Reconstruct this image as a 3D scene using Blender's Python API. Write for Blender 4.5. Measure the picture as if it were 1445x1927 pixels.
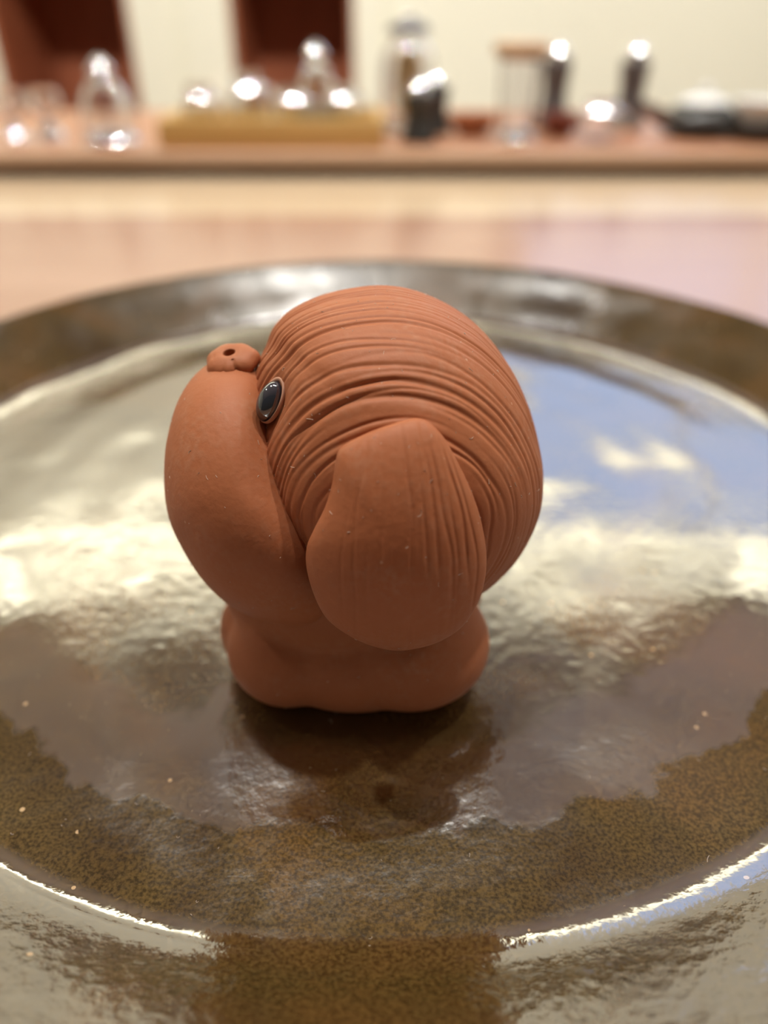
import bpy, bmesh, math
import numpy as np
from mathutils import Vector, Matrix

for o in list(bpy.data.objects):
    bpy.data.objects.remove(o, do_unlink=True)
scene = bpy.context.scene
COL = scene.collection

# ------------------------------------------------------------------ camera
TH = math.radians(33.5)          # camera pitch below the horizontal
F = 1447.0                       # focal length in pixels of the 1445x1927 frame
CAM = np.array([0.0, 0.0, 0.10])  # 10 cm above the well of the plate (z = 0)
FWD = np.array([0.0, math.cos(TH), -math.sin(TH)])
UP = np.array([0.0, math.sin(TH), math.cos(TH)])
RT = np.array([1.0, 0.0, 0.0])

cd = bpy.data.cameras.new('camera')
cam = bpy.data.objects.new('camera', cd)
COL.objects.link(cam)
cam.location = CAM
cam.rotation_euler = (math.pi / 2 - TH, 0, 0)
cd.sensor_fit = 'VERTICAL'
cd.sensor_height = 34.6
cd.lens = 34.6 * F / 1927.0
cd.clip_start = 0.005
cd.dof.use_dof = True
cd.dof.focus_distance = 0.106
cd.dof.aperture_fstop = cd.lens / 3.5
scene.camera = cam
scene.cycles.max_bounces = 9
scene.cycles.transmission_bounces = 9

# ------------------------------------------------------------------ light
scene.view_settings.view_transform = 'Standard'
scene.view_settings.look = 'None'
scene.view_settings.exposure = 0.0
scene.view_settings.gamma = 1.0
scene.view_settings.use_curve_mapping = False

w = bpy.data.worlds.new('room_air')
scene.world = w
w.use_nodes = True
w.node_tree.nodes['Background'].inputs[0].default_value = (1.0, 0.90, 0.76, 1)
w.node_tree.nodes['Background'].inputs[1].default_value = 0.06

def ceiling_lamp(x, y, size, power, color=(1.0, 0.97, 0.90)):
    l = bpy.data.lights.new('ceiling_lamp', 'AREA')
    l.shape = 'DISK'
    l.size = size
    l.energy = power
    l.color = color
    o = bpy.data.objects.new('ceiling_lamp', l)
    COL.objects.link(o)
    o.location = (x, y, 1.735)
    return o

for lx, ly, p in ((-0.42, 0.45, 18.5), (0.12, 0.50, 10), (0.62, 0.45, 12), (-1.5, 0.5, 5), (1.5, 0.5, 5)):
    ceiling_lamp(lx, ly, 0.06, p)

# added unseen spots that brighten the lower front wall
for sx, sy, tx, tz, p in ((-1.1, 0.45, -1.0, 0.25, 75), (0.05, 0.40, -0.1, 0.2, 75), (1.1, 0.45, 0.9, 0.2, 75)):
    l = bpy.data.lights.new('added_wall_spot', 'SPOT')
    l.energy = p
    l.spot_size = math.radians(66)
    l.spot_blend = 0.7
    l.shadow_soft_size = 0.03
    l.color = (1.0, 0.98, 0.92)
    o = bpy.data.objects.new('added_wall_spot', l)
    COL.objects.link(o)
    o.location = (sx, sy, 1.70)
    o.rotation_euler = (Vector((tx, 2.2, tz)) - o.location).to_track_quat('-Z', 'Y').to_euler()

# added unseen strip lamps that brighten the upper front wall
for x0, x1, p in ((-2.3, -0.1, 30), (0.0, 2.3, 24)):
    l = bpy.data.lights.new('added_strip_lamp', 'AREA')
    l.shape = 'RECTANGLE'
    l.size = x1 - x0
    l.size_y = 0.05
    l.energy = p
    l.color = (1.0, 0.98, 0.92)
    o = bpy.data.objects.new('added_strip_lamp', l)
    COL.objects.link(o)
    o.location = ((x0 + x1) / 2, 2.10, 1.70)
    o.rotation_euler = (math.radians(20), 0, 0)

# ------------------------------------------------------------------ helpers
def unproj(px, py, z):
    """world point at picture position px,py (1445x1927) and depth z along the camera axis"""
    u = (px - 722.5) / F
    v = (py - 963.5) / F
    return CAM + z * (FWD + u * RT - v * UP)

def at_y(px, py, Y):
    u = (px - 722.5) / F
    v = (py - 963.5) / F
    d = FWD + u * RT - v * UP
    return CAM + d * (Y / d[1])

def at_z(px, py, zz):
    u = (px - 722.5) / F
    v = (py - 963.5) / F
    d = FWD + u * RT - v * UP
    return CAM + d * ((zz - CAM[2]) / d[2])

def mesh(name, V, Fc, mat=None, parent=None, smooth=True):
    me = bpy.data.meshes.new(name)
    me.from_pydata([tuple(map(float, v)) for v in V], [], [tuple(map(int, f)) for f in Fc])
    me.update()
    if smooth:
        me.polygons.foreach_set('use_smooth', [True] * len(me.polygons))
    o = bpy.data.objects.new(name, me)
    COL.objects.link(o)
    if mat:
        me.materials.append(mat)
    if parent:
        o.parent = parent
    return o

def from_bm(name, bm, mat=None, parent=None, smooth=False):
    bmesh.ops.recalc_face_normals(bm, faces=bm.faces)
    me = bpy.data.meshes.new(name)
    bm.to_mesh(me)
    bm.free()
    if smooth:
        me.polygons.foreach_set('use_smooth', [True] * len(me.polygons))
    o = bpy.data.objects.new(name, me)
    COL.objects.link(o)
    if mat:
        me.materials.append(mat)
    if parent:
        o.parent = parent
    return o

def box(name, x0, x1, y0, y1, z0, z1, mat, parent=None, bevel=0.0):
    bm = bmesh.new()
    bmesh.ops.create_cube(bm, size=1.0)
    for v in bm.verts:
        v.co = Vector(((x0 + x1) / 2 + v.co.x * (x1 - x0), (y0 + y1) / 2 + v.co.y * (y1 - y0),
                       (z0 + z1) / 2 + v.co.z * (z1 - z0)))
    if bevel:
        bmesh.ops.bevel(bm, geom=list(bm.edges), offset=bevel, segments=2, affect='EDGES', profile=0.5)
    return from_bm(name, bm, mat, parent)

def grid_faces(nr, nc, wrap=True):
    F_ = []
    for i in range(nr - 1):
        for j in range(nc if wrap else nc - 1):
            k = (j + 1) % nc
            F_.append((i * nc + j, i * nc + k, (i + 1) * nc + k, (i + 1) * nc + j))
    return F_

def lathe(name, prof, mat, parent=None, loc=(0, 0, 0), seg=40, M=None):
    """prof: list of (r, z)"""
    V = []
    for r, z in prof:
        for j in range(seg):
            a = 2 * math.pi * j / seg
            V.append((max(r, 1e-6) * math.cos(a), max(r, 1e-6) * math.sin(a), z))
    V = np.array(V)
    if M is not None:
        V = V @ np.array(M).T
    V = V + np.array(loc)
    return mesh(name, V, grid_faces(len(prof), seg), mat, parent)

def smooth_prof(pts, n=6):
    """Catmull-Rom through profile points"""
    P = [np.array(p, float) for p in pts]
    out = []
    for i in range(len(P) - 1):
        p0, p1, p2, p3 = P[max(i - 1, 0)], P[i], P[i + 1], P[min(i + 2, len(P) - 1)]
        for k in range(n):
            t = k / n
            out.append(tuple(0.5 * ((2 * p1) + (-p0 + p2) * t + (2 * p0 - 5 * p1 + 4 * p2 - p3) * t * t
                                    + (-p0 + 3 * p1 - 3 * p2 + p3) * t ** 3)))
    out.append(tuple(P[-1]))
    return out

def thing(name, label, cat, loc=(0, 0, 0), group=None):
    o = bpy.data.objects.new(name, None)
    o.empty_display_size = 0.01
    COL.objects.link(o)
    o.location = loc
    return tag(o, label, cat, group)

def tag(o, label, cat, group=None):
    o['label'] = label
    o['category'] = cat
    if group:
        o['group'] = group
    return o

def struct(o, label=None):
    o['kind'] = 'structure'
    if label:
        o['label'] = label
    return o

def keep(child, parent):
    child.parent = parent
    child.matrix_parent_inverse = Matrix.Translation(-Vector(parent.location))
    return child

rng = np.random.RandomState(7)

def noise1(t, seed, period=None):
    """smooth value noise of a 1-D array, optionally periodic in integers"""
    r = np.random.RandomState(seed)
    tab = r.uniform(-1, 1, 512)
    i = np.floor(t).astype(int)
    f = t - i
    f = f * f * (3 - 2 * f)
    n = period or 512
    return tab[i % n] * (1 - f) + tab[(i + 1) % n] * f

def noise2(x, y, seed):
    r = np.random.RandomState(seed)
    tab = r.uniform(-1, 1, (64, 64))
    i = np.floor(x).astype(int); j = np.floor(y).astype(int)
    fx = x - i; fy = y - j
    fx = fx * fx * fx * (fx * (fx * 6 - 15) + 10)
    fy = fy * fy * fy * (fy * (fy * 6 - 15) + 10)
    a = tab[i % 64, j % 64] * (1 - fx) + tab[(i + 1) % 64, j % 64] * fx
    b = tab[i % 64, (j + 1) % 64] * (1 - fx) + tab[(i + 1) % 64, (j + 1) % 64] * fx
    return a * (1 - fy) + b * fy

# ------------------------------------------------------------------ materials
def material(name):
    m = bpy.data.materials.new(name)
    m.use_nodes = True
    return m, m.node_tree, m.node_tree.nodes['Principled BSDF']

def plain(name, col, rough=0.5, metal=0.0, var=0.06, scale=30.0, bump=0.0, spec=0.5, trans=0.0, ior=1.45):
    m, t, b = material(name)
    tc = t.nodes.new('ShaderNodeTexCoord')
    nz = t.nodes.new('ShaderNodeTexNoise')
    nz.inputs['Scale'].default_value = scale
    nz.inputs['Detail'].default_value = 4
    t.links.new(tc.outputs['Object'], nz.inputs['Vector'])
    mx = t.nodes.new('ShaderNodeMixRGB')
    mx.inputs[1].default_value = tuple(c * (1 - var) for c in col) + (1,)
    mx.inputs[2].default_value = tuple(min(1, c * (1 + var)) for c in col) + (1,)
    t.links.new(nz.outputs['Fac'], mx.inputs[0])
    t.links.new(mx.outputs[0], b.inputs['Base Color'])
    b.inputs['Roughness'].default_value = rough
    b.inputs['Metallic'].default_value = metal
    b.inputs['Specular IOR Level'].default_value = spec
    b.inputs['Transmission Weight'].default_value = trans
    b.inputs['IOR'].default_value = ior
    if bump:
        bp = t.nodes.new('ShaderNodeBump')
        bp.inputs['Strength'].default_value = bump
        bp.inputs['Distance'].default_value = 0.001
        t.links.new(nz.outputs['Fac'], bp.inputs['Height'])
        t.links.new(bp.outputs['Normal'], b.inputs['Normal'])
    return m

def wood(name, c1, c2, rough, scale=6.0, stretch=(1, 12, 12), spec=0.5, ior=1.5):
    m, t, b = material(name)
    tc = t.nodes.new('ShaderNodeTexCoord')
    mp = t.nodes.new('ShaderNodeMapping')
    mp.inputs['Scale'].default_value = stretch
    nz = t.nodes.new('ShaderNodeTexNoise')
    nz.inputs['Scale'].default_value = scale
    nz.inputs['Detail'].default_value = 6
    nz.inputs['Distortion'].default_value = 0.6
    t.links.new(tc.outputs['Object'], mp.inputs[0])
    t.links.new(mp.outputs[0], nz.inputs['Vector'])
    cr = t.nodes.new('ShaderNodeValToRGB')
    cr.color_ramp.elements[0].position = 0.3
    cr.color_ramp.elements[1].position = 0.7
    cr.color_ramp.elements[0].color = c1 + (1,)
    cr.color_ramp.elements[1].color = c2 + (1,)
    t.links.new(nz.outputs['Fac'], cr.inputs[0])
    t.links.new(cr.outputs[0], b.inputs['Base Color'])
    b.inputs['Roughness'].default_value = rough
    b.inputs['Specular IOR Level'].default_value = spec
    b.inputs['IOR'].default_value = ior
    return m

def glass(name, tint=(1, 1, 1), rough=0.0, mirror_share=0.4):
    m, t, b = material(name)
    b.inputs['Base Color'].default_value = tint + (1,)
    b.inputs['Transmission Weight'].default_value = 1.0
    b.inputs['Roughness'].default_value = rough
    b.inputs['IOR'].default_value = 1.55
    gl = t.nodes.new('ShaderNodeBsdfGlossy')
    gl.inputs['Color'].default_value = (0.92, 0.92, 1.0, 1)
    gl.inputs['Roughness'].default_value = 0.02
    ms = t.nodes.new('ShaderNodeMixShader')
    ms.inputs[0].default_value = mirror_share
    t.links.new(b.outputs[0], ms.inputs[1]); t.links.new(gl.outputs[0], ms.inputs[2])
    t.links.new(ms.outputs[0], t.nodes['Material Output'].inputs[0])
    return m

def clay_material(name, base=(0.37, 0.121, 0.049), dusty=(0.43, 0.19, 0.105), freckles=True):
    m, t, b = material(name)
    N, L = t.nodes, t.links
    tc = N.new('ShaderNodeTexCoord')
    n1 = N.new('ShaderNodeTexNoise'); n1.inputs['Scale'].default_value = 60; n1.inputs['Detail'].default_value = 5
    L.new(tc.outputs['Object'], n1.inputs['Vector'])
    mx = N.new('ShaderNodeMixRGB')
    mx.inputs[1].default_value = base + (1,)
    mx.inputs[2].default_value = tuple(c * 1.16 for c in base) + (1,)
    L.new(n1.outputs['Fac'], mx.inputs[0])
    # pale dust that settles on upward faces and in rubbed spots
    n2 = N.new('ShaderNodeTexNoise'); n2.inputs['Scale'].default_value = 900; n2.inputs['Detail'].default_value = 3
    L.new(tc.outputs['Object'], n2.inputs['Vector'])
    r2 = N.new('ShaderNodeValToRGB')
    r2.color_ramp.elements[0].position = 0.40; r2.color_ramp.elements[1].position = 0.80
    L.new(n2.outputs['Fac'], r2.inputs[0])
    n3 = N.new('ShaderNodeTexNoise'); n3.inputs['Scale'].default_value = 110; n3.inputs['Detail'].default_value = 4
    L.new(tc.outputs['Object'], n3.inputs['Vector'])
    r3 = N.new('ShaderNodeValToRGB')
    r3.color_ramp.elements[0].position = 0.42; r3.color_ramp.elements[1].position = 0.75
    L.new(n3.outputs['Fac'], r3.inputs[0])
    mu = N.new('ShaderNodeMath'); mu.operation = 'MULTIPLY'
    L.new(r2.outputs[0], mu.inputs[0]); L.new(r3.outputs[0], mu.inputs[1])
    m2 = N.new('ShaderNodeMixRGB'); m2.inputs[2].default_value = dusty + (1,)
    L.new(mu.outputs[0], m2.inputs[0]); L.new(mx.outputs[0], m2.inputs[1])
    out = m2
    if freckles:
        vo = N.new('ShaderNodeTexVoronoi'); vo.inputs['Scale'].default_value = 260
        L.new(tc.outputs['Object'], vo.inputs['Vector'])
        lt = N.new('ShaderNodeMath'); lt.operation = 'LESS_THAN'; lt.inputs[1].default_value = 0.055
        L.new(vo.outputs['Distance'], lt.inputs[0])
        sp = N.new('ShaderNodeSeparateColor'); L.new(vo.outputs['Color'], sp.inputs[0])
        gt = N.new('ShaderNodeMath'); gt.operation = 'GREATER_THAN'; gt.inputs[1].default_value = 0.62
        L.new(sp.outputs[0], gt.inputs[0])
        an = N.new('ShaderNodeMath'); an.operation = 'MULTIPLY'
        L.new(lt.outputs[0], an.inputs[0]); L.new(gt.outputs[0], an.inputs[1])
        sc = N.new('ShaderNodeMath'); sc.operation = 'MULTIPLY'; sc.inputs[1].default_value = 0.55
        L.new(an.outputs[0], sc.inputs[0])
        m3 = N.new('ShaderNodeMixRGB'); m3.inputs[2].default_value = (0.60, 0.36, 0.24, 1)
        L.new(sc.outputs[0], m3.inputs[0]); L.new(m2.outputs[0], m3.inputs[1])
        out = m3
    L.new(out.outputs[0], b.inputs['Base Color'])
    b.inputs['Roughness'].default_value = 0.55
    b.inputs['Specular IOR Level'].default_value = 0.25
    bp = N.new('ShaderNodeBump'); bp.inputs['Strength'].default_value = 0.25; bp.inputs['Distance'].default_value = 0.0003
    L.new(n2.outputs['Fac'], bp.inputs['Height'])
    L.new(bp.outputs['Normal'], b.inputs['Normal'])
    return m

M_CLAY = clay_material('red_clay')
M_CREAM = plain('cream_wall_paint', (0.77, 0.745, 0.615), 0.7, var=0.02, scale=4)
M_CEIL = plain('mauve_grey_ceiling', (0.58, 0.53, 0.60), 0.9, var=0.03, scale=3)
M_FLOOR = wood('floor_boards', (0.20, 0.11, 0.06), (0.30, 0.17, 0.09), 0.4)
M_NICHE = wood('brown_cabinet_wood', (0.28, 0.080, 0.036), (0.40, 0.13, 0.06), 0.45, 3.0, (6, 6, 1))
M_TABLE = wood('rosy_table_wood', (0.36, 0.195, 0.13), (0.43, 0.255, 0.18), 0.22, 2.0, (1, 9, 9), ior=1.6)
M_MAPLE = wood('pale_table_wood', (0.54, 0.40, 0.265), (0.63, 0.49, 0.335), 0.25, 2.0, (1, 9, 9), ior=1.6)
M_BOARD = wood('counter_board_wood', (0.40, 0.17, 0.085), (0.50, 0.24, 0.13), 0.35, 3.0, (1, 9, 9))
M_EDGE = wood('board_edge_wood', (0.55, 0.36, 0.24), (0.68, 0.48, 0.34), 0.4, 3.0, (1, 9, 9))
M_BAMBOO = wood('yellow_bamboo', (0.62, 0.39, 0.12), (0.74, 0.50, 0.19), 0.4, 4.0, (1, 9, 9))
M_GLASS = glass('clear_glass', (0.98, 0.99, 1.0), 0.0, 0.06)
M_SPARK = glass('sparkle_glass', (0.97, 0.98, 1.0), 0.0, 0.65)  # clear glass with an added mirror share so it throws sparkles
M_CHROME = plain('chrome', (0.85, 0.86, 0.9), 0.05, 1.0, var=0.02)
M_STEEL = plain('dark_steel', (0.20, 0.20, 0.22), 0.35, 0.8, var=0.05)
M_BLACK = plain('charcoal_glaze', (0.045, 0.045, 0.042), 0.25, 0.0, var=0.1)
M_GREY = plain('grey_metal', (0.16, 0.15, 0.15), 0.4, 0.3, var=0.1)
M_AMBER = plain('amber_wood', (0.70, 0.42, 0.16), 0.4, var=0.08)
M_LIDWOOD = plain('pinkish_wood_lid', (0.62, 0.42, 0.26), 0.5, var=0.08)
M_TERRA = plain('orange_terracotta', (0.50, 0.19, 0.08), 0.5, var=0.08)
M_REDTERRA = plain('dark_red_terracotta', (0.28, 0.08, 0.05), 0.5, var=0.08)
M_PORCELAIN = plain('white_porcelain', (0.85, 0.85, 0.83), 0.12, var=0.02)
M_DARKWOOD = plain('dark_wood', (0.12, 0.06, 0.035), 0.5, var=0.1)

# ------------------------------------------------------------------ the room
TABLE_Z = -0.012
WY = 2.2
CEIL = 1.75
FLOOR = -0.77

def px_x(px, Y, z=0.0):
    depth = Y * math.cos(TH) + (CAM[2] - z) * math.sin(TH)
    return (px - 722.5) / F * depth

floor = struct(box('floor', -2.4, 2.4, -1.6, WY + 0.5, FLOOR - 0.05, FLOOR, M_FLOOR))
ceil_ = struct(box('ceiling', -2.4, 2.4, -1.6, WY + 0.5, CEIL, CEIL + 0.05, M_CEIL))
wl = struct(box('wall_left', -2.45, -2.4, -1.6, WY + 0.5, FLOOR, CEIL, M_CREAM))
wr = struct(box('wall_right', 2.4, 2.45, -1.6, WY + 0.5, FLOOR, CEIL, M_CREAM))

# front wall with two recesses and a window opening
nl0, nl1 = px_x(-8, WY), px_x(252, WY)
nr0, nr1 = px_x(438, WY), px_x(668, WY)
NZ0, NZ1 = -0.36, 0.25
wx0, wx1, wz0, wz1 = 0.32, 1.80, 0.42, 1.38
bmw = bmesh.new()
def bm_box(bm, x0, x1, y0, y1, z0, z1):
    r = bmesh.ops.create_cube(bm, size=1.0)
    for v in r['verts']:
        v.co = Vector(((x0 + x1) / 2 + v.co.x * (x1 - x0), (y0 + y1) / 2 + v.co.y * (y1 - y0),
                       (z0 + z1) / 2 + v.co.z * (z1 - z0)))
Y0, Y1 = WY, WY + 0.4
bm_box(bmw, -2.4, 2.4, Y0, Y1, FLOOR, NZ0)
bm_box(bmw, -2.4, nl0, Y0, Y1, NZ0, NZ1)
bm_box(bmw, nl1, nr0, Y0, Y1, NZ0, NZ1)
bm_box(bmw, nr1, 2.4, Y0, Y1, NZ0, NZ1)
bm_box(bmw, -2.4, 2.4, Y0, Y1, NZ1, wz0)
bm_box(bmw, -2.4, wx0, Y0, Y1, wz0, wz1)
bm_box(bmw, wx1, 2.4, Y0, Y1, wz0, wz1)
bm_box(bmw, -2.4, 2.4, Y0, Y1, wz1, CEIL)
wf = struct(from_bm('wall_front', bmw, M_CREAM))
box('strip_lamp_shield', -2.4, 2.4, WY - 0.18, WY - 0.165, 1.56, CEIL, M_CREAM, wf)  # added unseen board that hides the strip lamps from the plate
# pilasters, slightly proud of the wall
box('pilaster', px_x(352, WY), nr0, WY - 0.03, WY, FLOOR, NZ1 + 0.1, M_CREAM, wf, 0.004)
box('pilaster', nr1, px_x(722, WY), WY - 0.03, WY, FLOOR, NZ1 + 0.1, M_CREAM, wf, 0.004)
for a, b_ in ((nl0, nl1), (nr0, nr1)):
    t_ = 0.012
    bm = bmesh.new()
    bm_box(bm, a, b_, WY + 0.33, WY + 0.345, NZ0, NZ1)
    bm_box(bm, a, a + t_, WY + 0.002, WY + 0.33, NZ0, NZ1)
    bm_box(bm, b_ - t_, b_, WY + 0.002, WY + 0.33, NZ0, NZ1)
    bm_box(bm, a + t_, b_ - t_, WY + 0.002, WY + 0.33, NZ0, NZ0 + t_)
    bm_box(bm, a + t_, b_ - t_, WY + 0.002, WY + 0.33, NZ1 - t_, NZ1)
    o = from_bm('niche_lining', bm, M_NICHE, wf)

# window with an evening sky behind it
win = struct(thing('window_1', 'wide window with white frame and blue dusk sky', 'window', ((wx0 + wx1) / 2, WY, wz0)))
bm = bmesh.new()
for a in (wx0, (wx0 + wx1) / 2 - 0.02, wx1 - 0.04):
    bm_box(bm, a, a + 0.04, WY - 0.01, WY + 0.04, wz0, wz1)
for a in (wz0, wz1 - 0.04):
    bm_box(bm, wx0, wx1, WY - 0.01, WY + 0.04, a, a + 0.04)
keep(from_bm('window_frame', bm, M_PORCELAIN), win)
m, t, b = material('blue_dusk_sky')
em = t.nodes.new('ShaderNodeEmission')
em.inputs[0].default_value = (0.44, 0.55, 0.80, 1)
em.inputs[1].default_value = 2.6
t.links.new(em.outputs[0], t.nodes['Material Output'].inputs[0])
keep(box('window_pane', wx0, wx1, WY + 0.05, WY + 0.056, wz0, wz1, m), win)

# ------------------------------------------------------------------ table
tab = thing('table', 'rosy polished wooden table with pale border under the plate', 'table', (0, 0.3, FLOOR))
SPLIT, BY = 0.51, 0.64
keep(box('tabletop', -1.1, 1.1, -0.35, SPLIT, TABLE_Z - 0.03, TABLE_Z, M_TABLE), tab)
keep(box('tabletop_border', -1.1, 1.1, SPLIT, 1.0, TABLE_Z - 0.03, TABLE_Z, M_MAPLE), tab)
for sx in (-1.04, 0.98):
    for sy in (-0.30, 0.90):
        keep(box('leg', sx, sx + 0.06, sy, sy + 0.06, FLOOR, TABLE_Z - 0.03, M_TABLE, None, 0.004), tab)

BT = at_y(722, 284, BY)[2]
EDGEZ = at_y(722, 311, BY)[2]
board = thing('serving_board', 'long raised wooden board with pale front edge holding the glassware', 'board', (0, BY, TABLE_Z))
keep(box('board_top', -1.0, 1.0, BY, BY + 0.27, EDGEZ, BT, M_BOARD, None, 0.001), board)
keep(box('front_edge', -1.0, 1.0, BY - 0.008, BY, EDGEZ, BT, M_EDGE, None, 0.0015), board)
for sx in (-0.9, -0.3, 0.3, 0.85):
    keep(box('foot', sx, sx + 0.05, BY + 0.03, BY + 0.24, TABLE_Z, EDGEZ, M_DARKWOOD), board)

# ------------------------------------------------------------------ plate
PC = np.array([-0.002, 0.169])
R1, R2, ZR = 0.1185, 0.1435, 0.0142

def plate_top(r):
    """height of the glazed upper face at radius r (array)"""
    z = np.interp(r, [0, 0.050, 0.080, 0.087, 0.092, 0.101, 0.110, 0.1165, 0.1185, 0.121, 0.126, 0.134, 0.1405, 0.1435],
                  [0, 0.0000, -0.0001, -0.0002, -0.00055, -0.0014, -0.0017, -0.0017, -0.0014, -0.0002, 0.0030, 0.0080, 0.0124, ZR])
    return z

def smooth_arr(z, n):
    for _ in range(n):
        z = np.concatenate([z[:1], 0.25 * z[:-2] + 0.5 * z[1:-1] + 0.25 * z[2:], z[-1:]])
    return z

nr, na = 300, 420
rr = np.linspace(0.0, R2, nr)
zz = smooth_arr(plate_top(rr), 14)
ang = np.linspace(0, 2 * np.pi, na, endpoint=False)
Rg, Ag = np.meshgrid(rr, ang, indexing='ij')
Zg = np.repeat(zz[:, None], na, 1)
Xg, Yg = Rg * np.cos(Ag), Rg * np.sin(Ag)
# throwing rings (a shallow spiral) and the uneven pull of the glaze
amp = 0.55 + 0.45 * noise2(Xg / 0.035 + 9, Yg / 0.035 + 9, 3)
Zg += 0.000075 * amp * np.sin(2 * np.pi * (Rg / 0.0155 + Ag / (2 * np.pi) + 0.25 * noise2(Xg / 0.04 + 20, Yg / 0.04 + 20, 5))) * np.clip(Rg / 0.03, 0, 1)
LEVEL = np.where(Rg > 0.119, 0.45, 1.0) * np.clip(np.hypot(Xg + 0.005 - PC[0], Yg + PC[1] - 0.105) / 0.03 - 0.6, 0, 1)
Zg += LEVEL * 0.00040 * noise2(Xg / 0.034 + 30, Yg / 0.034 + 30, 11)
Zg += LEVEL * 0.00017 * noise2(Xg / 0.013 + 30, Yg / 0.013 + 30, 12)
Zg[0, :] = Zg[0].mean()
# keep the figure's footprint level
V = np.stack([Xg + PC[0], Yg + PC[1], Zg], -1).reshape(-1, 3)
under = [(R2 + 0.0012, ZR - 0.0012), (R2 + 0.0008, ZR - 0.0035), (0.136, 0.0045), (0.124, -0.0065), (0.100, -0.0085), (0.080, -0.0095),
         (0.078, TABLE_Z), (0.070, TABLE_Z), (0.068, -0.0085), (0.0001, -0.0080)]
ux = np.array([[PC[0] + r * math.cos(a), PC[1] + r * math.sin(a), z] for r, z in under for a in ang])
V = np.concatenate([V, ux])

m, t, b = material('iron_glaze')
N, L = t.nodes, t.links
tc = N.new('ShaderNodeTexCoord')
def noise_node(scale, detail=4, dist=0.0, vec=None):
    n = N.new('ShaderNodeTexNoise')
    n.inputs['Scale'].default_value = scale
    n.inputs['Detail'].default_value = detail
    n.inputs['Distortion'].default_value = dist
    L.new(vec or tc.outputs['Object'], n.inputs['Vector'])
    return n
def ramp(src, stops):
    r = N.new('ShaderNodeValToRGB')
    e = r.color_ramp.elements
    while len(e) < len(stops):
        e.new(0.5)
    for k, (p, c) in enumerate(stops):
        e[k].position = p
        e[k].color = (c if isinstance(c, tuple) else (c, c, c)) + (1,)
    L.new(src, r.inputs[0])
    return r
big = noise_node(28, 5, 0.8)
base = ramp(big.outputs['Fac'], [(0.30, (0.044, 0.022, 0.005)), (0.50, (0.078, 0.047, 0.013)), (0.72, (0.125, 0.060, 0.014))])
fine = noise_node(2000, 2)
fr = ramp(fine.outputs['Fac'], [(0.36, 0.45), (0.64, 1.25)])
mul = N.new('ShaderNodeMixRGB'); mul.blend_type = 'MULTIPLY'; mul.inputs[0].default_value = 1.0
L.new(base.outputs[0], mul.inputs[1]); L.new(fr.outputs[0], mul.inputs[2])
vo = N.new('ShaderNodeTexVoronoi'); vo.inputs['Scale'].default_value = 420
L.new(tc.outputs['Object'], vo.inputs['Vector'])
lt = N.new('ShaderNodeMath'); lt.operation = 'LESS_THAN'; lt.inputs[1].default_value = 0.16
L.new(vo.outputs['Distance'], lt.inputs[0])
spc = N.new('ShaderNodeSeparateColor'); L.new(vo.outputs['Color'], spc.inputs[0])
gt = N.new('ShaderNodeMath'); gt.operation = 'GREATER_THAN'; gt.inputs[1].default_value = 0.965
L.new(spc.outputs[0], gt.inputs[0])
an = N.new('ShaderNodeMath'); an.operation = 'MULTIPLY'
L.new(lt.outputs[0], an.inputs[0]); L.new(gt.outputs[0], an.inputs[1])
mx = N.new('ShaderNodeMixRGB'); mx.inputs[2].default_value = (0.45, 0.30, 0.16, 1)
L.new(an.outputs[0], mx.inputs[0]); L.new(mul.outputs[0], mx.inputs[1])
L.new(mx.outputs[0], b.inputs['Base Color'])
# glossy and matt areas of the glaze: a matt ring that broke towards the near side, matt patches on the rim
def mth(op, a, b_=None, c_=None):
    n = N.new('ShaderNodeMath'); n.operation = op
    for k_, v_ in enumerate((a, b_, c_)):
        if v_ is None:
            continue
        if isinstance(v_, (int, float)):
            n.inputs[k_].default_value = v_
        else:
            L.new(v_, n.inputs[k_])
    return n.outputs[0]
def step(x_, lo, hi):
    n = N.new('ShaderNodeMapRange'); n.interpolation_type = 'SMOOTHSTEP'
    L.new(x_, n.inputs['Value'])
    n.inputs['From Min'].default_value = lo; n.inputs['From Max'].default_value = hi
    return n.outputs['Result']
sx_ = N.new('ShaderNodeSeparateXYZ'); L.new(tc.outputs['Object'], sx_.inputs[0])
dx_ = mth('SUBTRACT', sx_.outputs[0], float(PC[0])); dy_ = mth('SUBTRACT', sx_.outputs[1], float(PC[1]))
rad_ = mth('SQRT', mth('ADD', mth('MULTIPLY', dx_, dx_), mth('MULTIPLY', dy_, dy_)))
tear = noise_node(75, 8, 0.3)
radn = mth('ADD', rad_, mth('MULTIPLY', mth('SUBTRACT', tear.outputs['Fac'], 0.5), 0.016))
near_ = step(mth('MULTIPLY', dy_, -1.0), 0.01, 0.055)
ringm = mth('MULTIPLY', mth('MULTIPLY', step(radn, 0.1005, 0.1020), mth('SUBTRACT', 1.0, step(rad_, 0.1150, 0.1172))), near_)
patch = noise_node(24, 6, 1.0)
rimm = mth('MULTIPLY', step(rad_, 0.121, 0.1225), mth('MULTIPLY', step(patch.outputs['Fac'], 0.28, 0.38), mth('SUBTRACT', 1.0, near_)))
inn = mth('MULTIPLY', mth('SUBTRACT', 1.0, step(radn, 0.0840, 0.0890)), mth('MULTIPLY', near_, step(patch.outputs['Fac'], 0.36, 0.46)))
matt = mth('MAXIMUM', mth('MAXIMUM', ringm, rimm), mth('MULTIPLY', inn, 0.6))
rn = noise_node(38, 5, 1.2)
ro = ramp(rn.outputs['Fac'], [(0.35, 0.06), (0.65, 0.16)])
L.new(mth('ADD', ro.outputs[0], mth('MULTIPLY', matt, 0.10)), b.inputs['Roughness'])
b.inputs['IOR'].default_value = 3.1
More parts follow.
